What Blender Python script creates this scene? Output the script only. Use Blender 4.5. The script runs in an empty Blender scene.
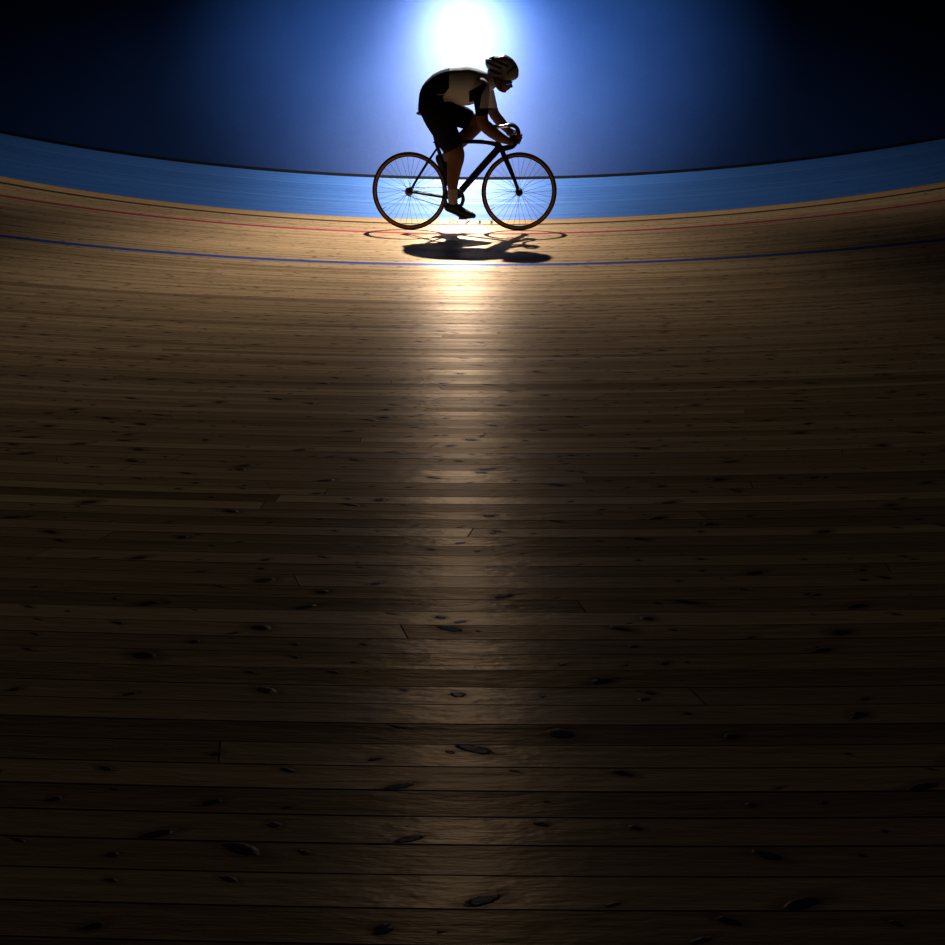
import bpy, bmesh, math, random
import numpy as np
from mathutils import Vector, Matrix
random.seed(4)
SC = bpy.context.scene
COL = SC.collection

# ------------------------------------------------------------------ camera
F_PX = 932.617
PITCH, YAW, ROLL = 1.0948, 0.0378, 0.0305
CAM = Vector((0.0, -26.0373, 6.6121))
def cam_basis():
    cy, sy = math.cos(YAW), math.sin(YAW)
    cp, sp = math.cos(PITCH), math.sin(PITCH)
    cr, sr = math.cos(ROLL), math.sin(ROLL)
    Yw = Matrix(((cy, sy, 0), (-sy, cy, 0), (0, 0, 1)))
    Pt = Matrix(((1, 0, 0), (0, cp, -sp), (0, sp, cp)))
    Rl = Matrix(((cr, 0, -sr), (0, 1, 0), (sr, 0, cr)))
    return Rl @ Pt @ Yw                       # rows: right, forward, up
B = cam_basis()
RIGHT, FWD, UP = Vector(B[0]), Vector(B[1]), Vector(B[2])
cd = bpy.data.cameras.new('camera'); cam = bpy.data.objects.new('camera', cd); COL.objects.link(cam)
cd.sensor_width = 36; cd.lens = F_PX / 945 * 36; cd.clip_start = 0.05; cd.clip_end = 200
M = Matrix((RIGHT, UP, -FWD)).transposed().to_4x4(); M.translation = CAM
cam.matrix_world = M
SC.camera = cam

# ------------------------------------------------------------------ helpers
def setp(o, label=None, cat=None, group=None, kind=None):
    if label: o['label'] = label
    if cat: o['category'] = cat
    if group: o['group'] = group
    if kind: o['kind'] = kind
    return o
def link(name, me, mats, parent=None, smooth=True):
    o = bpy.data.objects.new(name, me); COL.objects.link(o)
    for m in (mats if isinstance(mats, (list, tuple)) else [mats]): me.materials.append(m)
    if smooth:
        for p in me.polygons: p.use_smooth = True
    if parent: o.parent = parent
    return o
def bm_obj(name, bm, mats, parent=None, smooth=True):
    bmesh.ops.recalc_face_normals(bm, faces=bm.faces)
    me = bpy.data.meshes.new(name); bm.to_mesh(me); bm.free()
    return link(name, me, mats, parent, smooth)

def ss(a, b, x):
    t = max(0, min(1, (x - a) / (b - a))); return t * t * (3 - 2 * t)
def crom(pts, n):
    """Catmull-Rom through tuples of equal length, n steps per span"""
    P = [np.array(p, float) for p in pts]
    P = [2 * P[0] - P[1]] + P + [2 * P[-1] - P[-2]]
    out = []
    for i in range(1, len(P) - 2):
        for k in range(n):
            t = k / n
            a, b, c, d = P[i - 1], P[i], P[i + 1], P[i + 2]
            out.append(0.5 * ((2 * b) + (-a + c) * t + (2 * a - 5 * b + 4 * c - d) * t * t + (-a + 3 * b - 3 * c + d) * t ** 3))
    out.append(P[-2]); return out
def loft(bm, stations, n=4, seg=20, side=(0, 1, 0), mat=0, cap=True):
    """stations: (Vector, r_inplane, r_side).  Elliptic tube with rounded ends."""
    S = crom([(*s[0], s[1], s[2]) for s in stations], n) if len(stations) > 2 else [np.array((*s[0], s[1], s[2]), float) for s in stations]
    pts = [Vector(s[:3]) for s in S]; side = Vector(side)
    rings = []
    for i, s in enumerate(S):
        t = (pts[min(i + 1, len(pts) - 1)] - pts[max(i - 1, 0)]).normalized()
        b = (side - t * side.dot(t)).normalized(); a = b.cross(t).normalized()
        rings.append((pts[i], t, a, b, max(1e-4, s[3]), max(1e-4, s[4])))
    if cap:                                    # rounded ends
        p, t, a, b, ra, rb = rings[0]; r0 = min(ra, rb)
        pre = [(p - t * r0 * math.sin(q), t, a, b, ra * math.cos(q), rb * math.cos(q)) for q in (1.25, 0.8, 0.4)]
        p, t, a, b, ra, rb = rings[-1]; r1 = min(ra, rb)
        post = [(p + t * r1 * math.sin(q), t, a, b, ra * math.cos(q), rb * math.cos(q)) for q in (0.4, 0.8, 1.25)]
        rings = pre + rings + post
    vs = []
    for p, t, a, b, ra, rb in rings:
        vs.append([bm.verts.new(p + a * ra * math.cos(2 * math.pi * k / seg) + b * rb * math.sin(2 * math.pi * k / seg)) for k in range(seg)])
    for i in range(len(vs) - 1):
        for k in range(seg):
            f = bm.faces.new((vs[i][k], vs[i][(k + 1) % seg], vs[i + 1][(k + 1) % seg], vs[i + 1][k])); f.material_index = mat
    f = bm.faces.new(list(reversed(vs[0]))); f.material_index = mat
    f = bm.faces.new(vs[-1]); f.material_index = mat
def tube(bm, pts, r, n=4, seg=12, side=(0, 1, 0.013), mat=0):
    rs = r if isinstance(r, (list, tuple)) else [r] * len(pts)
    loft(bm, [(p, q, q) for p, q in zip(pts, rs)], n, seg, side, mat)
def ball(bm, c, r, seg=20, rings=14, mat=0, rot=None):
    rx, ry, rz = r if isinstance(r, (list, tuple)) else (r, r, r)
    m = Matrix.Translation(c) @ (rot.to_4x4() if rot else Matrix()) @ Matrix.Diagonal((rx, ry, rz, 1))
    res = bmesh.ops.create_uvsphere(bm, u_segments=seg, v_segments=rings, radius=1, matrix=m)
    for v in res['verts']:
        for f in v.link_faces: f.material_index = mat
def box(bm, c, d, rot=None, bevel=0.0, mat=0):
    m = Matrix.Translation(c) @ (rot.to_4x4() if rot else Matrix()) @ Matrix.Diagonal((d[0], d[1], d[2], 1))
    res = bmesh.ops.create_cube(bm, size=1, matrix=m)
    es = list({e for v in res['verts'] for e in v.link_edges})
    if bevel: bmesh.ops.bevel(bm, geom=es, offset=bevel, segments=2, affect='EDGES', profile=.5)
def lathe_y(bm, c, prof, seg=96, closed=True, matf=None):
    """revolve (radius, y) profile about the y axis through c"""
    vs = [[bm.verts.new(c + Vector((r * math.cos(2 * math.pi * k / seg), y, r * math.sin(2 * math.pi * k / seg)))) for (r, y) in prof] for k in range(seg)]
    n = len(prof)
    for k in range(seg):
        for j in range(n if closed else n - 1):
            f = bm.faces.new((vs[k][j], vs[k][(j + 1) % n], vs[(k + 1) % seg][(j + 1) % n], vs[(k + 1) % seg][j]))
            if matf: f.material_index = matf(j)
def voxel(name, bm, size, mats, parent=None, smooth=4, matfn=None):
    """fuse overlapping closed pieces into one continuous surface"""
    bmesh.ops.recalc_face_normals(bm, faces=bm.faces)
    me = bpy.data.meshes.new(name + '_src'); bm.to_mesh(me); bm.free()
    t = bpy.data.objects.new('tmp', me); COL.objects.link(t)
    m = t.modifiers.new('r', 'REMESH'); m.mode = 'VOXEL'; m.voxel_size = size
    if smooth:
        q = t.modifiers.new('s', 'SMOOTH'); q.factor = .5; q.iterations = smooth
    dg = bpy.context.evaluated_depsgraph_get(); dg.update()
    nm = bpy.data.meshes.new_from_object(t.evaluated_get(dg))
    bpy.data.objects.remove(t); bpy.data.meshes.remove(me)
    nm.name = name; nm.materials.clear()
    o = link(name, nm, mats, parent)
    if matfn:
        for p in nm.polygons: p.material_index = matfn(p.center, p.normal)
    return o

# ------------------------------------------------------------------ node helpers
class NT:
    def __init__(s, name):
        s.m = bpy.data.materials.new(name); s.m.use_nodes = True; s.t = s.m.node_tree
        s.b = s.t.nodes['Principled BSDF']
    def n(s, typ, **kw):
        x = s.t.nodes.new(typ)
        for k, v in kw.items(): setattr(x, k, v)
        return x
    def put(s, sock, v):
        if hasattr(v, 'is_linked') or hasattr(v, 'links'): s.t.links.new(v, sock)
        else: sock.default_value = v
    def math(s, op, a, b=None, c=None, clamp=False):
        x = s.n('ShaderNodeMath', operation=op, use_clamp=clamp)
        s.put(x.inputs[0], a)
        if b is not None: s.put(x.inputs[1], b)
        if c is not None: s.put(x.inputs[2], c)
        return x.outputs[0]
    def mix(s, fac, a, b, blend='MIX'):
        x = s.n('ShaderNodeMix', data_type='RGBA', blend_type=blend)
        s.put(x.inputs['Factor'], fac); s.put(x.inputs['A'], a); s.put(x.inputs['B'], b)
        return [o for o in x.outputs if o.type == 'RGBA'][0]
    def comb(s, x=0.0, y=0.0, z=0.0):
        c = s.n('ShaderNodeCombineXYZ')
        s.put(c.inputs[0], x); s.put(c.inputs[1], y); s.put(c.inputs[2], z); return c.outputs[0]
    def noise(s, vec, scale, detail=2.0, rough=.5, dist=0.0, dim='3D'):
        x = s.n('ShaderNodeTexNoise', noise_dimensions=dim)
        s.put(x.inputs['Vector'], vec); x.inputs['Scale'].default_value = scale
        x.inputs['Detail'].default_value = detail; x.inputs['Roughness'].default_value = rough; x.inputs['Distortion'].default_value = dist
        return x.outputs['Fac'] if 'Fac' in x.outputs else x.outputs[0]
    def white(s, vec, dim='2D'):
        x = s.n('ShaderNodeTexWhiteNoise', noise_dimensions=dim); s.put(x.inputs['Vector'], vec)
        sp = s.n('ShaderNodeSeparateColor'); s.t.links.new(x.outputs['Color'], sp.inputs[0])
        return x.outputs['Value'], sp.outputs[0], sp.outputs[1], sp.outputs[2]
    def step(s, x, lo, hi):
        m = s.n('ShaderNodeMapRange', interpolation_type='SMOOTHSTEP')
        s.put(m.inputs[0], x); s.put(m.inputs[1], lo); s.put(m.inputs[2], hi); return m.outputs[0]
    def rng(s, x, a, b):
        return s.math('MULTIPLY_ADD', x, b - a, a)
    def out(s, color, rough, height=None, dist=1.0, **kw):
        s.put(s.b.inputs['Base Color'], color); s.put(s.b.inputs['Roughness'], rough)
        if height is not None:
            x = s.n('ShaderNodeBump'); x.inputs['Distance'].default_value = dist; x.inputs['Strength'].default_value = 1
            s.put(x.inputs['Height'], height); s.t.links.new(x.outputs[0], s.b.inputs['Normal'])
        for k, v in kw.items(): s.b.inputs[k.replace('_', ' ')].default_value = v
        return s.m
def plain(name, rgb, rough=.5, metal=0.0, var=.12, scale=60, bump=0.0, **kw):
    t = NT(name)
    tc = t.n('ShaderNodeTexCoord').outputs['Object']
    n = t.noise(tc, scale, 3)
    col = t.mix(n, tuple(c * (1 - var) for c in rgb) + (1,), tuple(min(1, c * (1 + var)) for c in rgb) + (1,))
    r = t.rng(n, max(0, rough - .06), min(1, rough + .06))
    return t.out(col, r, n if bump else None, bump, Metallic=metal, **kw)

# ------------------------------------------------------------------ track geometry
R_IN = 20.0
WC, BC = 0.6849, 0.2428
S_TAB = np.linspace(0, 9.2, 921)
B_TAB = np.interp(S_TAB, [0, 1, 2.5, 4.5, 7, 9.2], [.6738, .7443, .7188, .7958, .7688, .7688])
ds = S_TAB[1] - S_TAB[0]; bmid = (B_TAB[1:] + B_TAB[:-1]) / 2
RHO = R_IN + np.concatenate([[0], np.cumsum(np.cos(bmid)) * ds])
ZZ = np.concatenate([[0], np.cumsum(np.sin(bmid)) * ds])
def track_pt(phi, s, h=0.0):
    r = np.interp(s, S_TAB, RHO); z = np.interp(s, S_TAB, ZZ); b = np.interp(s, S_TAB, B_TAB)
    r -= h * math.sin(b); z += h * math.cos(b)
    return Vector((r * math.sin(phi), -r * math.cos(phi), z))
def sweep(name, sect, phis, mat):
    """surface of revolution about z; sect = [(rho, z, v)], uv = (arc metres, v)"""
    nv, nu = len(sect), len(phis)
    verts = [(r * math.sin(p), -r * math.cos(p), z) for p in phis for (r, z, v) in sect]
    faces = [(i * nv + j, (i + 1) * nv + j, (i + 1) * nv + j + 1, i * nv + j + 1) for i in range(nu - 1) for j in range(nv - 1)]
    me = bpy.data.meshes.new(name); me.from_pydata(verts, [], faces)
    uv = me.uv_layers.new(name='track')
    for lp in me.loops:
        i, j = divmod(lp.vertex_index, nv); uv.data[lp.index].uv = (phis[i] * 23.0, sect[j][2])
    return link(name, me, mat)
PHIS = [i * .004 - .72 for i in range(361)]

# --- timber -----------------------------------------------------------------
PW = 0.0425
def uv_xy(t):
    u = t.n('ShaderNodeUVMap', uv_map='track'); sp = t.n('ShaderNodeSeparateXYZ'); t.t.links.new(u.outputs[0], sp.inputs[0])
    return sp.outputs[0], sp.outputs[1]
def timber():
    t = NT('pine_track_timber'); u, v = uv_xy(t)
    q = t.math('DIVIDE', t.math('SUBTRACT', v, .007), PW); row = t.math('FLOOR', q); fr = t.math('FRACT', q)
    rv, r1, r2, r3 = t.white(t.comb(row, 3.7))
    LP = 2.7
    slant = t.math('MULTIPLY', t.math('MULTIPLY', t.math('SUBTRACT', r2, .35), fr), .05)
    uu = t.math('ADD', t.math('DIVIDE', t.math('ADD', u, slant), LP), t.math('MULTIPLY', r1, 17.0))
    seg = t.math('FLOOR', uu); fu = t.math('FRACT', uu)
    pv, p1, p2, p3 = t.white(t.comb(row, seg))
    # seams
    ed = t.math('MULTIPLY', t.math('MINIMUM', fr, t.math('SUBTRACT', 1.0, fr)), PW)
    gw = t.math('MULTIPLY_ADD', t.math('POWER', r3, 2.0), .0014, .0007)
    seam = t.math('SUBTRACT', 1.0, t.step(ed, t.math('MULTIPLY', gw, .3), gw))
    je = t.math('MULTIPLY', t.math('MINIMUM', fu, t.math('SUBTRACT', 1.0, fu)), LP)
    joint = t.math('SUBTRACT', 1.0, t.step(je, .0003, .0012))
    seam = t.math('MAXIMUM', seam, joint)
    # grain, warped
    off = t.math('MULTIPLY', pv, 60.0)
    warp = t.noise(t.comb(t.math('MULTIPLY_ADD', u, 2.2, off), t.math('MULTIPLY', v, 14.0), off), 1.0, 2)
    gv = t.math('MULTIPLY_ADD', warp, 3.2, t.math('MULTIPLY', v, 105.0))
    grain = t.noise(t.comb(t.math('MULTIPLY_ADD', u, 1.4, off), gv, off), 1.0, 4, .6)
    fine = t.noise(t.comb(t.math('MULTIPLY_ADD', u, 14.0, off), t.math('MULTIPLY', v, 700.0), off), 1.0, 2, .6)
    rings = t.math('SINE', t.math('MULTIPLY', t.math('MULTIPLY_ADD', warp, 2.4, t.math('MULTIPLY', fr, 0.9)), 32.0))
    rings = t.math('MULTIPLY', t.math('MULTIPLY_ADD', rings, .5, .5), t.step(p3, .72, .95))
    # knots: at most one in each 0.30 m of a board, and smaller pin knots
    def knots(cell, prob, rmin, rmax, salt):
        cu = t.math('MULTIPLY_ADD', t.math('DIVIDE', u, cell), 1.0, t.math('MULTIPLY', rv, 91.0 + salt))
        kc = t.math('FLOOR', cu); kf = t.math('FRACT', cu)
        k0, k1, k2, k3 = t.white(t.comb(t.math('ADD', row, salt), kc))
        du = t.math('MULTIPLY', t.math('SUBTRACT', kf, t.rng(k1, .25, .75)), cell / 1.45)
        dv = t.math('MULTIPLY', t.math('SUBTRACT', fr, t.rng(k2, .12, .88)), PW)
        du = t.math('ADD', du, t.math('MULTIPLY', dv, t.math('MULTIPLY_ADD', k2, 2.4, -1.2)))
        d = t.math('SQRT', t.math('ADD', t.math('MULTIPLY', du, du), t.math('MULTIPLY', dv, dv)))
        d = t.math('ADD', d, t.math('MULTIPLY', t.math('SUBTRACT', t.noise(t.comb(u, v), 160, 2), .5), .0045))
        rad = t.rng(k0, rmin, rmax)
        ex = t.math('LESS_THAN', k3, prob)
        core = t.math('MULTIPLY', ex, t.math('SUBTRACT', 1.0, t.step(d, t.math('MULTIPLY', rad, .55), rad)))
        halo = t.math('MULTIPLY', ex, t.math('SUBTRACT', 1.0, t.step(d, rad, t.math('MULTIPLY', rad, 2.3))))
        return core, halo
    c1, h1 = knots(.25, .52, .0032, .0118, 0.0)
    c2, h2 = knots(.085, .42, .0016, .0052, 41.0)
    core = t.math('MAXIMUM', c1, c2); halo = t.math('MAXIMUM', h1, t.math('MULTIPLY', h2, .8))
    # colour
    col = t.mix(grain, (.355, .205, .098, 1), (.66, .45, .245, 1))
    col = t.mix(t.math('MULTIPLY', rings, .55), col, (.30, .165, .08, 1))
    tint = t.mix(p1, (.72, .69, .64, 1), (1.16, 1.13, 1.04, 1))
    col = t.mix(1.0, col, tint, 'MULTIPLY')
    col = t.mix(t.math('MULTIPLY', t.math('SUBTRACT', fine, .35, clamp=True), .6), col, (.24, .14, .08, 1))
    stain = t.step(t.noise(t.comb(t.math('MULTIPLY', u, 2.6), t.math('MULTIPLY', v, 24.0), 5.0), 1.0, 3), .62, .80)
    col = t.mix(t.math('MULTIPLY', stain, .45), col, (.14, .10, .075, 1))
    col = t.mix(t.math('MULTIPLY', halo, .62), col, (.19, .10, .05, 1))
    col = t.mix(t.math('MULTIPLY', core, .9), col, (.035, .028, .030, 1))
    # first boards above the blue band carry an orange varnish, then the three painted lines
    orange = t.math('LESS_THAN', v, .236)
    col = t.mix(t.math('MULTIPLY', orange, .6), col, (.58, .31, .10, 1))
    def line(c, w, rgb, col, f=.93):
        d = t.math('ABSOLUTE', t.math('SUBTRACT', v, c))
        return t.mix(t.math('MULTIPLY', t.math('LESS_THAN', d, w / 2), f), col, rgb + (1,))
    col = line(.268, .075, (.022, .022, .030), col)
    col = line(.888, .100, (.36, .022, .055), col)
    col = line(2.640, .090, (.010, .060, .27), col)
    col = t.mix(t.math('MULTIPLY', seam, .93), col, (.012, .009, .008, 1))
    # relief: every board a little tilted / cupped, uneven varnish
    tilt = t.math('MULTIPLY', t.math('MULTIPLY', t.math('SUBTRACT', p2, .5), t.math('SUBTRACT', fr, .5)), PW * .22)
    cup = t.math('MULTIPLY', t.math('POWER', t.math('ABSOLUTE', t.math('SUBTRACT', fr, .5)), 2.0), -.0016)
    wav = t.noise(t.comb(t.math('MULTIPLY', u, 5.0), t.math('MULTIPLY', v, 28.0), off), 1.0, 2)
    h = t.math('ADD', t.math('ADD', tilt, cup), t.math('MULTIPLY', wav, .0020))
    h = t.math('ADD', h, t.math('MULTIPLY', grain, .00075))
    h = t.math('ADD', h, t.math('MULTIPLY', fine, .00016))
    chip = t.noise(t.comb(t.math('MULTIPLY_ADD', u, 22.0, off), t.math('MULTIPLY', v, 95.0), off), 1.0, 3, .62)
    h = t.math('ADD', h, t.math('MULTIPLY', chip, .0016))
    h = t.math('SUBTRACT', h, t.math('MULTIPLY', core, .0013))
    h = t.math('SUBTRACT', h, t.math('MULTIPLY', seam, .0012))
    rough = t.math('ADD', t.rng(p3, .36, .48), t.math('MULTIPLY', t.math('SUBTRACT', grain, .5), .16))
    
    tg = t.n('ShaderNodeTangent', direction_type='UV_MAP', uv_map='track'); t.t.links.new(tg.outputs[0], t.b.inputs['Tangent']); t.b.inputs['Anisotropic Rotation'].default_value = .25
    return t.out(col, rough, h, 1.0, Specular_IOR_Level=0.0, Metallic=.18, Anisotropic=.85)
def band_paint():
    t = NT('light_blue_painted_boards'); u, v = uv_xy(t)
    q = t.math('DIVIDE', v, PW); row = t.math('FLOOR', q); fr = t.math('FRACT', q)
    rv, r1, r2, r3 = t.white(t.comb(row, 1.3))
    ed = t.math('MULTIPLY', t.math('MINIMUM', fr, t.math('SUBTRACT', 1.0, fr)), PW)
    seam = t.math('SUBTRACT', 1.0, t.step(ed, .0006, .0022))
    n = t.noise(t.comb(t.math('MULTIPLY', u, 1.6), t.math('MULTIPLY', v, 120.0)), 1.0, 3)
    pit = t.step(t.noise(t.comb(t.math('MULTIPLY', u, 9.0), t.math('MULTIPLY', v, 60.0), 3.0), 1.0, 2), .70, .76)
    col = t.mix(n, (.068, .225, .68, 1), (.120, .335, .86, 1))
    col = t.mix(t.math('MULTIPLY', r1, .30), col, (.04, .15, .55, 1))
    col = t.mix(t.math('MULTIPLY', t.math('MAXIMUM', t.math('MULTIPLY', seam, r2), pit), .65), col, (.015, .07, .22, 1))
    h = t.math('ADD', t.math('MULTIPLY', n, .0006), t.math('MULTIPLY', t.math('MULTIPLY', t.math('SUBTRACT', r3, .5), t.math('SUBTRACT', fr, .5)), PW * .08))
    h = t.math('SUBTRACT', h, t.math('MULTIPLY', seam, .0008))
    return t.out(col, t.rng(n, .34, .5), h, 1.0, Specular_IOR_Level=0.06, Metallic=.06)
def infield_paint():
    t = NT('deep_blue_floor_paint'); tc = t.n('ShaderNodeTexCoord').outputs['Object']
    a = t.noise(tc, 1.6, 5, .6); b = t.noise(tc, 34, 4, .7, 1.0); c = t.noise(tc, 260, 2)
    col = t.mix(a, (.020, .098, .41, 1), (.032, .140, .53, 1))
    col = t.mix(t.math('MULTIPLY', t.step(b, .50, .75), .45), col, (.06, .17, .52, 1))
    col = t.mix(t.math('MULTIPLY', t.step(t.noise(tc, 90, 4, .75), .42, .70), .40), col, (.010, .055, .26, 1))
    r = t.math('ADD', t.rng(b, .40, .52), t.math('MULTIPLY', t.math('SUBTRACT', a, .5), .08))
    h = t.math('ADD', t.math('MULTIPLY', b, .0004), t.math('MULTIPLY', c, .00022))
    return t.out(col, r, h, 1.0, Specular_IOR_Level=0.10, Metallic=.25, Coat_Weight=.7, Coat_Roughness=.50)

ssec = np.arange(0, 9.1, PW / 2)
track = sweep('wooden_track', [(float(np.interp(s, S_TAB, RHO)), float(np.interp(s, S_TAB, ZZ)), float(s)) for s in ssec], PHIS, timber())
setp(track, 'banked pine board cycling track with black, red and blue painted lines', 'track', kind='structure')
RB, ZB = R_IN - WC * math.cos(BC), -WC * math.sin(BC)
band = sweep('blue_band', [(R_IN - WC * math.cos(BC) * (1 - k / 16), ZB * (1 - k / 16), WC * k / 16) for k in range(17)], PHIS, band_paint())
setp(band, 'light blue painted board band along the inner edge of the track', 'track edge', kind='structure')
strip = sweep('trim_1', [(RB - .055, ZB - .03, 0), (RB - .05, ZB - .012, .02), (RB - .006, ZB - .012, .06), (RB, ZB, .08)], PHIS, plain('dark_edge_strip', (.006, .005, .005), .95, Specular_IOR_Level=.05))
setp(strip, 'thin dark gap strip between blue band and infield floor', 'edge strip', kind='structure')
inf = sweep('floor', [(RB - .05 - k * .25, ZB - .03 + .25 * .004 * min(k, 16), k * .25) for k in range(57)], PHIS, infield_paint())
setp(inf, 'glossy deep blue infield floor beyond the track', 'floor', kind='structure')

# painted distance figures on the boards just above the band, reading from the infield
def decal(name, quads, mat, parent):
    bm = bmesh.new()
    for ring in quads:
        bm.faces.new([bm.verts.new(track_pt(p, s, .0015)) for p, s in ring])
    return bm_obj(name, bm, mat, parent, False)
def phi_px(x, y=222):          # angle round the bend under a picture column
    d = (RIGHT * ((x - 472.5) / F_PX) + FWD - UP * ((y - 472.5) / F_PX)).normalized()
    p = CAM + d * 8.847
    return math.atan2(p.x, -p.y)
ink = plain('dark_marking_paint', (.03, .03, .055), .8, Specular_IOR_Level=.05)
def ring0(x0, x1, s0, s1, w, n=28):
    pc, pr = (phi_px(x0) + phi_px(x1)) / 2, (phi_px(x1) - phi_px(x0)) / 2; sc, sr = (s0 + s1) / 2, (s1 - s0) / 2
    e = lambda k, g, hh: (pc + pr * g * math.cos(2 * math.pi * k / n), sc + sr * hh * math.sin(2 * math.pi * k / n))
    return [[e(k, 1, 1), e(k + 1, 1, 1), e(k + 1, 1 - w, 1 - w * .9), e(k, 1 - w, 1 - w * .9)] for k in range(n)]
decal('painted_figure', ring0(449, 458.3, .03, .215, .30), ink, track)
decal('painted_figure', [[(phi_px(470.6), .03), (phi_px(468.0), .03), (phi_px(464.6), .215), (phi_px(467.2), .215)]], ink, track)
for xx in (478.4, 490.2):
    decal('painted_figure', [[(phi_px(xx), .03), (phi_px(xx + 2.6), .03), (phi_px(xx + 2.6), .215), (phi_px(xx), .215)]], ink, track)

# ------------------------------------------------------------------ light: studio lamp on the infield behind the rider, plus two added fill spots
LAMP = Vector((-.395, -13.18, .80))
AIM = Vector((-.62, -20.2, .98)); LAMP_W = 8200; BEAM = 10.4; BEAM_V = 10.8; SKIRT = .115
ld = bpy.data.lights.new('back_lamp', 'POINT'); lo = bpy.data.objects.new('back_lamp', ld); COL.objects.link(lo)
lo.location = LAMP; ld.energy = LAMP_W; ld.shadow_soft_size = .06; ld.color = (1.0, .98, .965)
AXIS = (AIM - LAMP).normalized()
# beam of the reflector: bright soft core with a faint wide skirt, a function of the angle off the lamp's axis
ld.use_nodes = True; lt = ld.node_tree
em = lt.nodes['Emission']; ge = lt.nodes.new('ShaderNodeNewGeometry')
def ln(op, a, b=None):
    x = lt.nodes.new('ShaderNodeMath'); x.operation = op
    for i, v in enumerate((a, b)):
        if v is None: continue
        if isinstance(v, (int, float)): x.inputs[i].default_value = v
        else: lt.links.new(v, x.inputs[i])
    return x.outputs[0]
SIDE = AXIS.cross(Vector((0, 0, 1))).normalized(); UPV = SIDE.cross(AXIS).normalized()
def dotc(v):
    d = lt.nodes.new('ShaderNodeVectorMath'); d.operation = 'DOT_PRODUCT'
    lt.links.new(ge.outputs['Incoming'], d.inputs[0]); d.inputs[1].default_value = v
    return d.outputs['Value']
ax = ln('MAXIMUM', dotc(AXIS), .02); sx = ln('DIVIDE', dotc(SIDE), ax); ux = ln('DIVIDE', dotc(UPV), ax)
def bell(a, b, c=0.0):
    q = ln('ADD', ln('POWER', ln('DIVIDE', ln('ABSOLUTE', sx), math.tan(math.radians(a))), 2.0), ln('POWER', ln('DIVIDE', ln('ABSOLUTE', ln('SUBTRACT', ux, math.tan(math.radians(c)))), math.tan(math.radians(b))), 2.0))
    return ln('EXPONENT', ln('MULTIPLY', q, -1.0))
core = bell(BEAM, BEAM_V); skirt = bell(44, 7, -7)
lt.links.new(ln('ADD', ln('MULTIPLY', core, 1 - SKIRT), ln('MULTIPLY', skirt, SKIRT)), em.inputs['Strength'])
# added fill spot above the infield, only to make the blue floor's glow
l2 = bpy.data.lights.new('glow_fill_spot', 'SPOT'); o2 = bpy.data.objects.new('glow_fill_spot', l2); COL.objects.link(o2)
o2.location = (-.20, -17.3, 3.6); l2.energy = 580; l2.shadow_soft_size = .15; l2.color = (.92, .96, 1.0)
l2.spot_size = math.radians(86); l2.spot_blend = 1.0
o2.rotation_euler = (Vector((-.20, -17.2, -.1)) - o2.location).to_track_quat('-Z', 'Y').to_euler()
# added low fill spot, mirrored in the floor gloss to make its white hot spot
l3 = bpy.data.lights.new('hotspot_fill_spot', 'SPOT'); o3 = bpy.data.objects.new('hotspot_fill_spot', l3); COL.objects.link(o3)
o3.location = (-.26, -16.2, .75); l3.energy = 330; l3.shadow_soft_size = .55; l3.color = (1.0, .98, .96)
l3.spot_size = math.radians(92); l3.spot_blend = 1.0
o3.rotation_euler = (Vector((-.20, -17.3, -.15)) - o3.location).to_track_quat('-Z', 'Y').to_euler()
w = bpy.data.worlds.new('dark_hall'); SC.world = w; w.use_nodes = True
w.node_tree.nodes['Background'].inputs[0].default_value = (.5, .6, .8, 1)
w.node_tree.nodes['Background'].inputs[1].default_value = .0008

# ------------------------------------------------------------------ bicycle frame of reference (leaning with the bank)
O = Vector((-.21794507, -20.4858275, .41182559))
TX = Vector((.99994341, -.01063822, 0)); NZ = Vector((.00700306, .65825534, .75276216)); LY = TX.cross(NZ)   # LY toward camera... sign below
if LY.y > 0: LY = -LY
MB = Matrix((TX, -LY, NZ)).transposed().to_4x4(); MB.translation = O
def L(x, y, w=0.0):
    """photo column/row at a given distance w to the rider's right of the bicycle's centre plane -> local (u, -w, v)"""
    d = RIGHT * ((x - 472.5) / F_PX) + FWD - UP * ((y - 472.5) / F_PX)
    t = (O + LY * w - CAM).dot(LY) / d.dot(LY)
    q = CAM + d * t - O
    return Vector((q.dot(TX), -w, q.dot(NZ)))
PXM = 1 / 117.0
def root(name):
    e = bpy.data.objects.new(name, None); COL.objects.link(e); e.empty_display_size = .1; e.matrix_world = MB; return e

black_gloss = plain('black_gloss_paint', (.010, .010, .011), .55, Specular_IOR_Level=.10)
black_rub = plain('black_rubber', (.012, .011, .011), .75, Specular_IOR_Level=.1)
tan_side = plain('tan_sidewall', (.30, .13, .03), .6)
dark_alloy = plain('dark_alloy', (.05, .05, .055), .35, 1.0)
silver = plain('silver_alloy', (.72, .72, .74), .28, 1.0)
spoke_m = plain('steel_spoke', (.035, .045, .085), .7, Specular_IOR_Level=.08)
tape = plain('black_bar_tape', (.012, .012, .012), .8, bump=.002, Specular_IOR_Level=.1)
chain_m = plain('oiled_chain', (.16, .10, .06), .45, .8)

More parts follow.
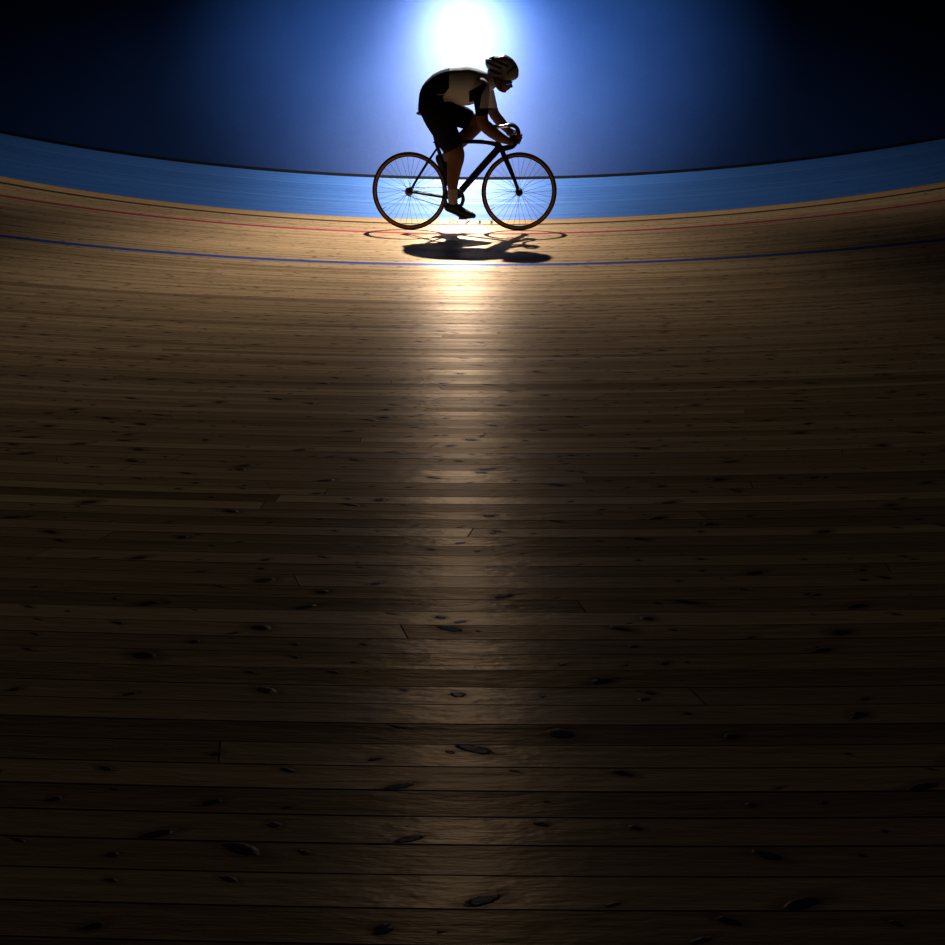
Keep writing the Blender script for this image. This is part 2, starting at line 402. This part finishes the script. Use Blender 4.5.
bike = root('bicycle')
setp(bike, 'black track bicycle with tan-walled tyres standing under the rider on the banked boards', 'bicycle')
WR = .3180
HUB_R, HUB_F = Vector((-.4635, 0, WR)), Vector((.4665, 0, WR))
def wheel(c, nm):
    h = bpy.data.objects.new('wheel', None); COL.objects.link(h); h.parent = bike; h.location = c; h.empty_display_size = .05
    z = Vector((0, 0, 0))
    bm = bmesh.new(); N = 16
    prof = [(.3082 + .012 * math.cos(2 * math.pi * k / N), .0115 * math.sin(2 * math.pi * k / N)) for k in range(N)]
    lathe_y(bm, z, prof, 112, True, lambda j: 0 if math.cos(2 * math.pi * (j + .5) / N) > -.30 else 1)
    # tan sidewall carried down to the rim
    bm_obj('tyre', bm, [black_rub, tan_side], h)
    bm = bmesh.new()
    lathe_y(bm, z, [(.3040, .0118), (.2905, .0112), (.2905, -.0112), (.3040, -.0118)], 112, True)
    bm_obj('sidewall', bm, tan_side, h)
    bm = bmesh.new()
    lathe_y(bm, z, [(.293, .0100), (.285, .0095), (.2795, .005), (.2795, -.005), (.285, -.0095), (.293, -.0100)], 112, True)
    bm_obj('rim', bm, black_gloss, h)
    bm = bmesh.new()
    lathe_y(bm, z, [(.0001, -.052), (.007, -.052), (.007, -.034), (.026, -.033), (.026, -.029), (.013, -.022), (.012, .022), (.026, .029), (.026, .033), (.007, .034), (.007, .052), (.0001, .052)], 36, False)
    bm_obj('hub', bm, dark_alloy, h)
    bm = bmesh.new(); a = math.radians(212)
    d = Vector((math.cos(a), 0, math.sin(a)))
    tube(bm, [d * .278, d * .262, d * .242], [.0032, .003, .0022], 2, 8); bm_obj('valve', bm, dark_alloy, h)
    me = None; ns = 32
    for k in range(ns):
        sd = 1 if k % 2 else -1
        a = 2 * math.pi * k / ns + .05; cross = .62 * (1 if (k // 2) % 2 else -1)
        p0 = Vector((.022 * math.cos(a + cross), sd * .031, .022 * math.sin(a + cross))); p1 = Vector((.2815 * math.cos(a), sd * .003, .2815 * math.sin(a)))
        bm = bmesh.new(); loft(bm, [(p0, .00125, .00125), (p1, .00125, .00125)], 1, 6, (.3, 1, .2)); bm_obj('spoke', bm, spoke_m, h)
    return h
wr = wheel(HUB_R, 'rear'); wf = wheel(HUB_F, 'front')
wr['label'] = 'rear wheel with sprocket'; wf['label'] = 'front wheel'

BBK = L(454.3, 198.5); ST = L(437.3, 146); HT_T = L(497.6, 142.2); HT_B = L(502.2, 151.2)
bm = bmesh.new()
tube(bm, [ST + (BBK - ST).normalized() * -.015, ST.lerp(BBK, .5), BBK], [.0155, .0165, .019], 4, 16)
loft(bm, [(L(438, 143.2), .015, .015), (L(468, 141.6), .0165, .015), (L(488, 142.4), .018, .016), (L(499, 145.5), .020, .018)], 4, 16)
loft(bm, [(L(499.8, 147), .030, .020), (L(480, 169), .0295, .021), (BBK, .027, .022)], 4, 18)
tube(bm, [HT_T, HT_B], [.021, .022], 1, 18)
loft(bm, [(BBK + Vector((0, -.034, 0)), .021, .021), (BBK + Vector((0, .034, 0)), .021, .021)], 1, 18, (0, 0, 1))
for sd in (-1, 1):
    e = HUB_R + Vector((0, sd * .052, 0))
    tube(bm, [ST + Vector((.004, sd * .012, -.01)), (ST + e) / 2 + Vector((0, sd * .016, 0)), e], [.0085, .0095, .0085], 4, 10)
    tube(bm, [BBK + Vector((0, sd * .022, 0)), BBK.lerp(e, .3) + Vector((0, sd * .014, 0)), e], [.0115, .0115, .009], 4, 10)
    box(bm, e + Vector((-.002, 0, 0)), (.034, .006, .030), None, .004)
bm_obj('frame', bm, black_gloss, bike)
bm = bmesh.new()
tube(bm, [HT_B + Vector((0, 0, .01)), HT_B.lerp(HUB_F, .05)], .021, 1, 16)
for sd in (-1, 1):
    e = HUB_F + Vector((0, sd * .05, 0)); q = HT_B.lerp(HUB_F, .06)
    loft(bm, [(q + Vector((0, sd * .018, 0)), .021, .012), (q.lerp(e, .35) + Vector((.004, sd * .024, 0)), .0195, .011), (q.lerp(e, .75) + Vector((.004, sd * .012, 0)), .0135, .009), (e, .012, .008)], 4, 12)
    loft(bm, [(e + Vector((0, -.012, 0)), .031, .031), (e + Vector((0, .012, 0)), .031, .031)], 1, 18, (0, 0, 1))
bm_obj('fork', bm, black_gloss, bike)
bm = bmesh.new()
STM = L(495.2, 127.6); CL = L(508.6, 125.4)
tube(bm, [L(498.0, 143), STM + Vector((0, 0, .008))], [.018, .0165], 1, 14)
bm_obj('steerer', bm, black_gloss, bike)
bm = bmesh.new()
loft(bm, [(STM, .0165, .018), (STM.lerp(CL, .5), .0125, .014), (CL, .016, .021)], 4, 14)
st = bm_obj('stem', bm, silver, bike); st['label'] = 'silver stem'
# handlebar: drops
def bar_side(sd):
    P = [(0, 0, .0), (0, 0, .07), (.008, .004, .14), (.030, .004, .18), (.062, -.012, .194), (.079, -.045, .196), (.080, -.085, .196), (.062, -.130, .196), (.030, -.162, .196), (-.02, -.176, .196), (-.072, -.180, .196)]
    return [CL + Vector((a, -sd * c, b)) for a, b, c in P]
bm = bmesh.new()
for sd in (-1, 1): tube(bm, bar_side(sd)[:4], [.0145, .0135, .0125, .0125], 5, 12, (.2, .3, 1))
hb = bm_obj('handlebar', bm, black_gloss, bike)
for sd in (1, -1):
    bm = bmesh.new(); tube(bm, bar_side(sd)[2:], .0150, 6, 12, (.1, 1, .05)); bm_obj('bar_tape', bm, tape, hb)
# seat
bm = bmesh.new()
tube(bm, [ST + Vector((.004, 0, -.03)), L(429.5, 116)], [.0135, .0135], 1, 14)
bm_obj('seatpost', bm, black_gloss, bike)
bm = bmesh.new(); tube(bm, [ST + Vector((-.028, 0, .030)), ST + Vector((.008, 0, .022))], .0075, 1, 10)
loft(bm, [(ST + Vector((-.003, 0, .012)), .019, .019), (ST + Vector((-.008, 0, .034)), .019, .019)], 1, 14)
bm_obj('seat_clamp', bm, black_gloss, bike)
bm = bmesh.new()
loft(bm, [(L(417.6, 113.4), .010, .050), (L(420, 113.2), .018, .068), (L(426, 113.6), .020, .062), (L(433, 114), .018, .036), (L(441, 114), .015, .023), (L(447.5, 114.6), .010, .017)], 5, 20)
sad = bm_obj('saddle', bm, plain('black_saddle_leather', (.013, .012, .012), .4), bike)
for sd in (-1, 1):
    bm = bmesh.new(); tube(bm, [L(420, 114) + Vector((0, sd * .03, 0)), L(425, 117) + Vector((0, sd * .022, 0)), L(434, 117.2) + Vector((0, sd * .02, 0)), L(445, 115) + Vector((0, sd * .008, 0))], .0035, 4, 8)
    bm_obj('saddle_rail', bm, dark_alloy, sad)
bm = bmesh.new(); ball(bm, L(417.9, 111.6, .012), (.009, .012, .006)); rv = bm_obj('rivet', bm, silver, sad); rv['label'] = 'shiny metal tail badge'
# drivetrain (rider's right side faces the camera: y negative)
YC = -.043
bm = bmesh.new(); nt = 96
c0 = BBK + Vector((0, YC, 0))
for side in (0,):
    vs = []
    for k in range(nt):
        a = 2 * math.pi * k / nt; ro = .0905 if k % 2 else .0865
        vs.append([bm.verts.new(c0 + Vector((r * math.cos(a), y, r * math.sin(a)))) for r, y in ((ro, .0015), (.061, .0015), (.061, -.0015), (ro, -.0015))])
    for k in range(nt):
        for j in range(4): bm.faces.new((vs[k][j], vs[k][(j + 1) % 4], vs[(k + 1) % nt][(j + 1) % 4], vs[(k + 1) % nt][j]))
for k in range(5):
    a = 2 * math.pi * k / 5 + .3; d = Vector((math.cos(a), 0, math.sin(a)))
    loft(bm, [(c0 + d * .012, .011, .004), (c0 + d * .074, .0065, .003)], 1, 8)
bm_obj('chainring', bm, dark_alloy, bike)
bm = bmesh.new(); lathe_y(bm, HUB_R + Vector((0, YC, 0)), [(.0001, -.003), (.0335 - .002, -.003), (.0335, 0), (.0335 - .002, .003), (.0001, .003)], 32, False); bm_obj('sprocket', bm, chain_m, bike)
bm = bmesh.new(); cr = HUB_R + Vector((0, YC, 0)); r1, r2 = .0345, .0895
dv = c0 - cr; dd = math.hypot(dv.x, dv.z); base = math.atan2(dv.z, dv.x); al = math.acos((r1 - r2) / dd)
loop = []
for k in range(25):
    a = base + al + (2 * math.pi - 2 * al) * k / 24; loop.append(cr + Vector((r1 * math.cos(a), 0, r1 * math.sin(a))))
for k in range(41):
    a = base - al + 2 * al * k / 40; loop.append(c0 + Vector((r2 * math.cos(a), 0, r2 * math.sin(a))))
loop.append(loop[0]); loop = [p.copy() for p in loop]
fl = []
for a, b in zip(loop[:-1], loop[1:]):
    m = max(1, int((b - a).length / .012)); fl += [a.lerp(b, i / m) for i in range(m)]
fl.append(loop[0])
for i in range(len(fl) - 1):
    a, b = fl[i], fl[i + 1]
    loft(bm, [(a, .0042 if i % 2 else .0034, .003), (b, .0042 if i % 2 else .0034, .003)], 1, 6, cap=False)
bm_obj('chain', bm, chain_m, bike)
PED_N = L(463, 218.2, .115); PED_F = L(445.4, 178.4, -.115)
for ped, yy in ((PED_N, -.062), (PED_F, .062)):
    bm = bmesh.new(); a = BBK + Vector((0, yy, 0)); b = Vector((ped.x, yy - math.copysign(.0, yy), ped.z))
    loft(bm, [(a, .0165, .008), (a.lerp(b, .5), .012, .007), (b, .012, .007)], 4, 12); ca = bm_obj('crank', bm, black_gloss, bike)
    bm = bmesh.new(); tube(bm, [b, ped + Vector((0, math.copysign(.03, yy), 0))], .006, 1, 8)
    dirv = (L(471, 219.4, .115) - L(459, 219.4, .115)).normalized() if yy < 0 else (L(450, 188, -.115) - L(443, 174, -.115)).normalized()
    rot = Vector((1, 0, 0)).rotation_difference(dirv).to_matrix()
    box(bm, ped, (.072, .058, .016), rot, .004)
    loft(bm, [(ped + rot @ Vector((.030, -.024, .004)), .005, .005), (ped + rot @ Vector((.046, 0, .006)), .005, .005), (ped + rot @ Vector((.030, .024, .004)), .005, .005)], 3, 8, (0, 0, 1))
    bm_obj('pedal', bm, dark_alloy, ca)

# ------------------------------------------------------------------ rider
skin = plain('skin', (.13, .060, .034), .6, Specular_IOR_Level=.2, var=.08, scale=30)
white_c = plain('white_jersey_cloth', (.43, .43, .445), .85, var=.05, Specular_IOR_Level=.1, bump=.001)
black_c = plain('black_lycra', (.008, .008, .009), .8, var=.2, Specular_IOR_Level=.03)
sock_c = plain('light_grey_sock', (.27, .25, .23), .85, bump=.002)
shoe_c = plain('black_shoe', (.010, .010, .010), .5, Specular_IOR_Level=.25)
glove_c = plain('black_glove', (.011, .011, .012), .8, Specular_IOR_Level=.08)
helm_c = plain('white_helmet_shell', (.21, .20, .18), .5)
helm_d = plain('helmet_vent_foam', (.012, .012, .012), .7)

R_ARM = [(481, 87, .150, .062), (481.3, 99, .185, .054), (482, 111, .205, .049), (483.0, 122.5, .210, .049), (490, 130.2, .208, .050), (499, 136.6, .203, .042), (507, 140.4, .200, .031), (511.5, 141.2, .202, .027)]
L_ARM = [(484.5, 88, -.150, .062), (488.5, 98, -.185, .052), (492.3, 109, -.205, .046), (495.3, 115.5, -.208, .044), (501.2, 122.6, -.206, .042), (506.8, 128.8, -.203, .033), (510.4, 132.4, -.202, .028)]
R_LEG = [(430.5, 104.5, .085, .098), (437.5, 117.5, .098, .106), (446, 133, .105, .096), (452.3, 146, .105, .082), (455.6, 156, .105, .076), (454.3, 168, .106, .061), (453, 180, .108, .050), (452.6, 190, .110, .040), (453, 202, .112, .036)]
L_LEG = [(431, 103.5, -.085, .098), (444, 110, -.098, .098), (457.5, 115.2, -.103, .088), (469, 119.6, -.104, .070), (477.3, 124, -.104, .060), (470, 132, -.105, .060), (460.5, 141, -.107, .059), (451, 150.4, -.110, .044), (442.8, 160.5, -.112, .036)]
TORSO = [(425.5, 109, 6.5, .105), (428, 103, 9.4, .140), (433, 93.5, 11.8, .138), (442, 86.3, 13.2, .132), (453, 84, 13.6, .138), (465, 84.2, 14.0, .155), (476, 84.6, 13.0, .160), (483.5, 83.6, 9.5, .120), (489, 82.3, 6.6, .060), (494.5, 80.5, 6.2, .054), (499, 79, 6.2, .054)]
def limb(bm, tab, grow=0.0, i0=0, i1=None, n=5):
    loft(bm, [(L(x, y, w), r + grow, (r + grow) * .93) for x, y, w, r in tab[i0:i1]], n, 20)
def trunk(bm, tab, grow=0.0, n=5):
    loft(bm, [(L(x, y), r * PXM + grow, rw + grow) for x, y, r, rw in tab], n, 28)
def hand(bm, sd):
    """four fingers curled round the drop of the bar, thumb round its inner side"""
    bar = crom([tuple(p) for p in bar_side(sd)], 12)
    bar = [Vector(p) for p in bar]
    wrist = L(511.5, 141.2, .202) if sd > 0 else L(510.4, 132.4, -.202)
    out = Vector((0, -sd, 0))
    i0 = 67 if sd > 0 else 67
    kn = []
    for f in range(4):
        i = i0 + f * 5
        b = bar[i]; t = (bar[i + 1] - bar[i - 1]).normalized()
        e1 = (Vector((1, 0, 0)) - t * t.x); e1 = (e1 - out * e1.dot(out)).normalized()
        rad = (.0092, .0097, .0092, .0080)[f]; ring = .0165 + rad * .72
        angs = ((118, 75, 35, -15, -65, -110), (112, 72, 30, -20, -75, -128), (116, 74, 32, -18, -70, -118), (122, 80, 40, -5, -50, -92))[f]
        pts = []
        for k, a in enumerate(angs):
            rr = ring * (1.28 if k == 0 else 1.12 if k in (2, 4) else 1.0)
            pts.append(b + e1 * math.cos(math.radians(a)) * rr + out * math.sin(math.radians(a)) * rr)
        kn.append(pts[0])
        tube(bm, pts, [rad * 1.12, rad * 1.08, rad, rad * 1.02, rad * .9, rad * .78], 4, 12, (.1, .2, 1))
        loft(bm, [(wrist.lerp(pts[0], .25), .011, .011), (pts[0], .0105, .0105)], 1, 12)     # metacarpal
    mid = (kn[1] + kn[2]) / 2
    loft(bm, [(wrist, .026, .022), (wrist.lerp(mid, .5), .034, .016), (wrist.lerp(mid, .92), .036, .013)], 3, 16, tuple(out))
    b = bar[i0 - 3]; tb = wrist.lerp(mid, .32) - out * .012
    tube(bm, [tb, tb.lerp(b, .45) - out * .020, b - out * .026 + Vector((-.008, 0, .0)), b - out * .024 + Vector((.018, 0, -.006))], [.0125, .0125, .0105, .0085], 4, 12, (.1, .2, 1))
    return wrist, mid, out
HC = L(500.2, 73.8)
def head(bm):
    up = (L(503.5, 60) - L(496.5, 74)).normalized()
    rot = Vector((0, 0, 1)).rotation_difference((L(505, 60) - L(498, 80)).normalized()).to_matrix()
    ball(bm, HC, (.093, .071, .100), 28, 20, rot=rot)
    # face wedge from brow to chin, jaw
    loft(bm, [(L(505.5, 77.5), .056, .064), (L(504.6, 82.5), .052, .060), (L(503.2, 86.5), .040, .050), (L(502.8, 89.8), .024, .034), (L(503.3, 91.2), .012, .020)], 4, 22)
    for sd in (-1, 1):
        tube(bm, [L(497, 83, sd * .055), L(498.5, 88, sd * .047), L(502.6, 91, sd * .018)], [.016, .015, .012], 4, 12)
        ball(bm, L(508.2, 83.6, sd * .031), (.012, .013, .012))                       # eyes
        ball(bm, L(507, 86.2, sd * .036), (.014, .013, .012))                         # cheek bones
        er = Matrix.Rotation(-.35, 3, 'Y')
        ball(bm, L(497.6, 81.6, sd * .071), (.017, .009, .028), rot=er)              # ears
        ball(bm, L(497.0, 83.9, sd * .070), (.009, .008, .010))
    loft(bm, [(L(509.6, 80.6), .009, .055), (L(510.2, 81.3), .008, .04)], 1, 14)        # brow ridge
    tube(bm, [L(509.8, 82.0), L(511.0, 84.6), L(511.5, 86.3)], [.007, .0095, .0125], 4, 12)   # nose
    ball(bm, L(510.0, 87.0), (.011, .016, .008))
    loft(bm, [(L(508.6, 88.3, -.020), .0055, .0055), (L(509.0, 88.3), .0075, .0075), (L(508.6, 88.3, .020), .0055, .0055)], 3, 10, (0, 0, 1))  # lips
    loft(bm, [(L(507.4, 89.6, -.017), .0055, .0055), (L(507.8, 89.6), .0075, .0075), (L(507.4, 89.6, .017), .0055, .0055)], 3, 10, (0, 0, 1))
    ball(bm, L(504.6, 91.3), (.016, .022, .012))                                        # chin

bm = bmesh.new()
trunk(bm, TORSO); limb(bm, R_ARM); limb(bm, L_ARM); limb(bm, R_LEG); limb(bm, L_LEG)
hr = hand(bm, 1); hl = hand(bm, -1); head(bm)
R_FOOT = [(448.5, 207, 3.2, .030), (453, 207.2, 4.0, .034), (459, 210, 3.4, .038), (465, 213, 2.8, .041), (471, 215.2, 2.0, .036)]
L_FOOT = [(440.5, 159.5, 3.6, .030), (444, 164, 4.2, .033), (447, 171.5, 3.4, .037), (449, 178.5, 2.7, .039), (451.6, 184.5, 2.0, .034)]
for tab, w in ((R_FOOT, .112), (L_FOOT, -.112)):
    loft(bm, [(L(x, y, w), r * PXM, rw) for x, y, r, rw in tab], 4, 18)
person = voxel('person', bm, .0045, skin, None, 3)
person.matrix_world = MB
setp(person, 'cyclist in white and black jersey crouched over the drops, riding the black track bicycle', 'person')

# jersey
JT = [(436, 91, 12.0, .140), (443, 86.6, 13.6, .140), (453, 84.8, 15.0, .146), (463, 86.0, 16.9, .160), (471, 85.0, 16.4, .166), (478, 83.8, 13.8, .158), (484.5, 82.6, 10.4, .115), (488.8, 81.8, 7.6, .070)]
bm = bmesh.new(); trunk(bm, JT, .005)
limb(bm, [(478, 86, .110, .072), (480.8, 89, .152, .0715), (481.2, 99, .185, .063), (481.8, 111.5, .205, .0545), (482.0, 114.2, .207, .0525)])
limb(bm, [(482.5, 87, -.110, .070), (485.2, 90, -.155, .069), (488.6, 98.5, -.186, .060), (491.6, 107, -.204, .050)])
def inpoly(x, z, poly):
    c = False
    for (x0, z0), (x1, z1) in zip(poly, poly[1:] + poly[:1]):
        if (z0 > z) != (z1 > z) and x < (x1 - x0) * (z - z0) / (z1 - z0) + x0: c = not c
    return c
def poly_px(pts, w): return [(p.x, p.z) for p in (L(x, y, w) for x, y in pts)]
PANEL_T = poly_px([(420, 60), (449.2, 60), (449.4, 88), (443.6, 96), (442.6, 103), (447, 110), (420, 112)], .1)
PANEL_C = poly_px([(469.2, 91), (483.5, 83.5), (487, 84.5), (481.5, 96), (479.8, 108.2), (490.5, 108.2), (490, 120), (470, 120), (472, 104), (468.8, 102)], .17)
def jersey_mat(c, n):
    if inpoly(c.x, c.z, PANEL_T): return 1
    if abs(c.y) > .085 and inpoly(c.x - (.02 if c.y > 0 else 0), c.z - (0 if c.y < 0 else .0), PANEL_C): return 1
    return 0
jer = voxel('jersey', bm, .0042, [white_c, black_c], person, 5, jersey_mat)
jer['label'] = 'white jersey with black rear pocket panel, black side patch and cuffs'
bm = bmesh.new(); loft(bm, [(L(486.5, 82.8), 7.9 * PXM, .082), (L(489.2, 82.2), 7.3 * PXM, .069)], 1, 26); bm_obj('collar', bm, white_c, jer)
pocket_line_m = plain('piping_and_highlight', (.45, .36, .24), .5)  # tan tubes: upper one paints the pocket lid's highlight, lower is the pocket outline
for pp, rr in (([L(431.4, 77.8, .05), L(435.5, 74.2, .045), L(441.5, 72.4, .04)], .0042), ([L(429.5, 86.5, .118), L(434, 92.6, .132), L(438, 94.8, .136), L(445, 94.0, .138)], .003)):
    bm = bmesh.new(); tube(bm, pp, rr, 4, 8); bm_obj('pocket_piping_highlight', bm, pocket_line_m, jer)
# shorts
bm = bmesh.new()
trunk(bm, [(424.8, 109.3, 6.2, .110), (428, 103, 9.6, .146), (433, 93.7, 12.0, .144), (441, 87.0, 13.2, .136)], .004)
SR = R_LEG[:3] + [(450.6, 142.6, .105, .088)]
limb(bm, SR, .007); limb(bm, L_LEG[:3] + [(464.5, 118.0, -.104, .078)], .007)
sh = voxel('shorts', bm, .0055, black_c, person, 5)
for tab in (((450.0, 141.4, .105, .0985), (451.2, 143.8, .105, .096)), ((463.6, 117.6, -.104, .0885), (466.0, 118.6, -.104, .085))):
    bm = bmesh.new(); loft(bm, [(L(x, y, w), r, r * .93) for x, y, w, r in tab], 1, 22); bm_obj('leg_gripper', bm, black_c, sh)
# gloves (fingerless): shell round the back of each hand
for (wr_, mid, out) in (hr, hl):
    bm = bmesh.new()
    loft(bm, [(wr_ + (wr_ - mid) * .12, .032, .029), (wr_, .031, .027), (wr_.lerp(mid, .5), .038, .020), (wr_.lerp(mid, .85), .039, .0165)], 4, 20, tuple(out))
    gl = bm_obj('glove', bm, glove_c, person)
    bm = bmesh.new(); loft(bm, [(wr_ + (wr_ - mid) * .20, .0335, .031), (wr_ + (wr_ - mid) * .02, .0335, .0305)], 1, 20, tuple(out)); bm_obj('wrist_strap', bm, plain('glove_strap', (.02, .02, .025), .6), gl)
# socks and shoes
for tab in (((452.6, 190.5, .110, .0425), (452.7, 196, .111, .0410), (453, 203, .112, .0405)), ((447.4, 155.0, -.112, .0430), (445.0, 157.8, -.112, .0405), (442.5, 161, -.112, .0400))):
    bm = bmesh.new(); loft(bm, [(L(x, y, w), r, r * .95) for x, y, w, r in tab], 4, 20); bm_obj('sock', bm, sock_c, person)
def shoe(tab, w, sole, straps):
    bm = bmesh.new()
    loft(bm, [(L(x, y, w), r * PXM, rw) for x, y, r, rw in tab], 5, 22)
    loft(bm, [(L(x, y, w), r * PXM, rw) for x, y, r, rw in sole], 5, 22)
    s = voxel('shoe', bm, .004, shoe_c, person, 4)
    for a, b, r in straps:
        bm = bmesh.new(); A, Bv = L(*a, w), L(*b, w)
        n = (Bv - A).normalized(); loft(bm, [(A.lerp(Bv, .5) - (Vector((n.z, 0, -n.x)) * -.006), r, r * 1.18), (A.lerp(Bv, .5) + (Vector((n.z, 0, -n.x)) * -.006), r, r * 1.18)], 1, 20)
        bm_obj('strap', bm, black_gloss, s)
    return s
shoe([(447.8, 207.6, 3.8, .036), (452, 206.6, 4.9, .041), (456.5, 208.2, 4.9, .043), (461.5, 211.4, 4.4, .046), (467, 213.8, 3.8, .047), (472, 215.3, 3.1, .039), (473.4, 215.8, 2.6, .032)], .112,
     [(448, 209.8, 1.9, .033), (456, 213.2, 1.9, .036), (463, 217.2, 1.7, .044), (472, 217.0, 1.3, .036)],
     [((462, 206.8), (457.5, 215.2), .037), ((467.4, 209.6), (463.5, 217.2), .032)])
shoe([(439.6, 157.8, 4.2, .036), (441.8, 161.0, 5.0, .041), (444.6, 166.5, 4.7, .043), (447.3, 173, 4.0, .046), (449.3, 179, 3.2, .046), (451.6, 184.4, 2.3, .037), (452.4, 186.2, 1.7, .029)], -.112,
     [(437.8, 159.8, 2.2, .033), (441.2, 168, 1.9, .036), (445.2, 177, 1.7, .044), (450, 186, 1.3, .036)],
     [((450, 168.5), (441.6, 172.5), .036), ((452.4, 174.5), (444.6, 178.6), .031)])
# helmet
OUTL = [(518.9, 71.1), (518.7, 74.5), (518.2, 77.3), (516, 79.3), (513.2, 80.7), (509.5, 81.0), (505.6, 80.4), (501.5, 78.2), (498, 77.0), (494.4, 76.9), (491.5, 77.6), (489.0, 77.8), (487.0, 75.6), (486.9, 72.5), (487.6, 69.4), (486.0, 67.0), (485.2, 64.6), (485.0, 61.5), (485.4, 58.9), (489, 57.2), (494.4, 55.3), (499, 55.6), (504.4, 54.2), (508.5, 55.8), (511.5, 57.8), (514.6, 61.0), (516.9, 64.6), (518.3, 68.0)]
bm = bmesh.new(); hc = L(501.5, 70.0)
pl = [L(x, y) - hc for x, y in OUTL]; pl.append(pl[0].copy())
ring_pts = []
for a, b in zip(pl[:-1], pl[1:]):
    for k in range(8): ring_pts.append(a.lerp(b, k / 8))
NR, NTT = len(ring_pts), 71; W = .090
grid = []
for j in range(NTT):
    tt = -math.pi / 2 + math.pi * (j + .5) / NTT; cc, s_ = math.cos(tt) ** .72, math.sin(tt)
    row_ = []
    for q in ring_pts:
        top = ss(-.05, .03, q.z)
        p = Vector((q.x * cc, -s_ * W * (1 - .10 * ss(.03, .12, abs(q.x))), q.z * (cc if q.z > 0 else (.78 + .22 * cc))))
        row_.append(p)
    grid.append(row_)
def vent(p):
    """swept channels that run front to back over the shell"""
    if p.z < -.035 and p.x > -.06: return False
    a = p.z * .80 + p.x * .62                        # along the head's up axis
    for c0_, w_, x0, x1 in ((.052, .011, -.12, .06), (.010, .010, -.125, .005), (-.038, .012, -.10, .02)):
        g = (p.z + .42 * p.x) - c0_
        if abs(g) < w_ and x0 < p.x < x1 and abs(p.y) > .03: return True
    if abs(p.y) < .012 and p.x < .085 and p.z > 0: return True
    if .025 < abs(p.y) < .043 and p.z > .035 and -.1 < p.x < .10: return True
    if p.x > .05 and abs((p.z - .02) - .9 * (p.x - .1)) < .011 and abs(p.y) > .03: return True
    return False
vg = []
for row_ in grid:
    vg.append([])
    for p in row_:
        q = p * ((.955 if abs(p.y) < .03 else .925) if vent(p) else 1.0); vg[-1].append(bm.verts.new(hc + q))
for j in range(NTT - 1):
    for k in range(NR):
        f = bm.faces.new((vg[j][k], vg[j][(k + 1) % NR], vg[j + 1][(k + 1) % NR], vg[j + 1][k]))
        cpt = sum((grid[a][b] for a, b in ((j, k), (j, (k + 1) % NR), (j + 1, (k + 1) % NR), (j + 1, k))), Vector()) / 4
        f.material_index = 1 if vent(cpt) or cpt.x < -.128 else 0
bm.faces.new(list(reversed(vg[0]))); bm.faces.new(vg[-1])
hel = bm_obj('helmet', bm, [helm_c, helm_d], person); hel['label'] = 'pale helmet with dark swept vents'
for sd in (-1, 1):
    bm = bmesh.new()
    tube(bm, [L(493.2, 77, sd * .070), L(496.6, 84.5, sd * .066), L(499.2, 88.5, sd * .054), L(501.4, 91.6, sd * .02)], .0042, 4, 8)
    tube(bm, [L(502.0, 78, sd * .071), L(500.8, 83, sd * .067), L(499.2, 88.5, sd * .054)], .0042, 4, 8)
    bm_obj('chin_strap', bm, helm_d, hel)
# glasses: wrapped blue lens, dark frame and arms
bm = bmesh.new(); N = 20; rows = []
for k in range(N + 1):
    a = (k / N - .5) * 2; yy = a * .066; back = .036 * a * a
    t0 = L(512.6, 82.0) + Vector((-back, yy, 0)); b0 = L(510.8, 85.2 - .9 * (1 - abs(a)) ** 4) + Vector((-back, yy, .002 * a * a))
    rows.append([bm.verts.new(t0), bm.verts.new(t0.lerp(b0, .5) + Vector((.0035, 0, 0))), bm.verts.new(b0), bm.verts.new(b0 - Vector((.003, 0, 0))), bm.verts.new(t0 - Vector((.003, 0, 0)))])
for k in range(N):
    for j in range(5): bm.faces.new((rows[k][j], rows[k][(j + 1) % 5], rows[k + 1][(j + 1) % 5], rows[k + 1][j]))
bm.faces.new(rows[0]); bm.faces.new(list(reversed(rows[-1])))
gl = bm_obj('sunglasses', bm, plain('blue_mirror_lens', (.05, .22, .75), .12, .85), person); gl['label'] = 'blue mirrored sunglasses'
bm = bmesh.new()
tube(bm, [L(512.8, 81.8) + Vector((-.036 * a * a, a * .067, 0)) for a in (-1, -.6, -.2, .2, .6, 1)], .0034, 4, 8, (0, 0, 1))
for sd in (-1, 1): tube(bm, [L(512.8, 81.8) + Vector((-.036, -sd * .067, 0)), L(504, 80.8, sd * .072), L(497.4, 80.4, sd * .074)], .003, 3, 8)
bm_obj('glasses_frame', bm, black_gloss, gl)

# ------------------------------------------------------------------ view
SC.view_settings.view_transform = 'Standard'; SC.view_settings.look = 'None'
SC.view_settings.gamma = 1; SC.view_settings.use_curve_mapping = False
SC.view_settings.exposure = 0.0
SC.cycles.use_denoising = True
SC.cycles.sample_clamp_indirect = 4
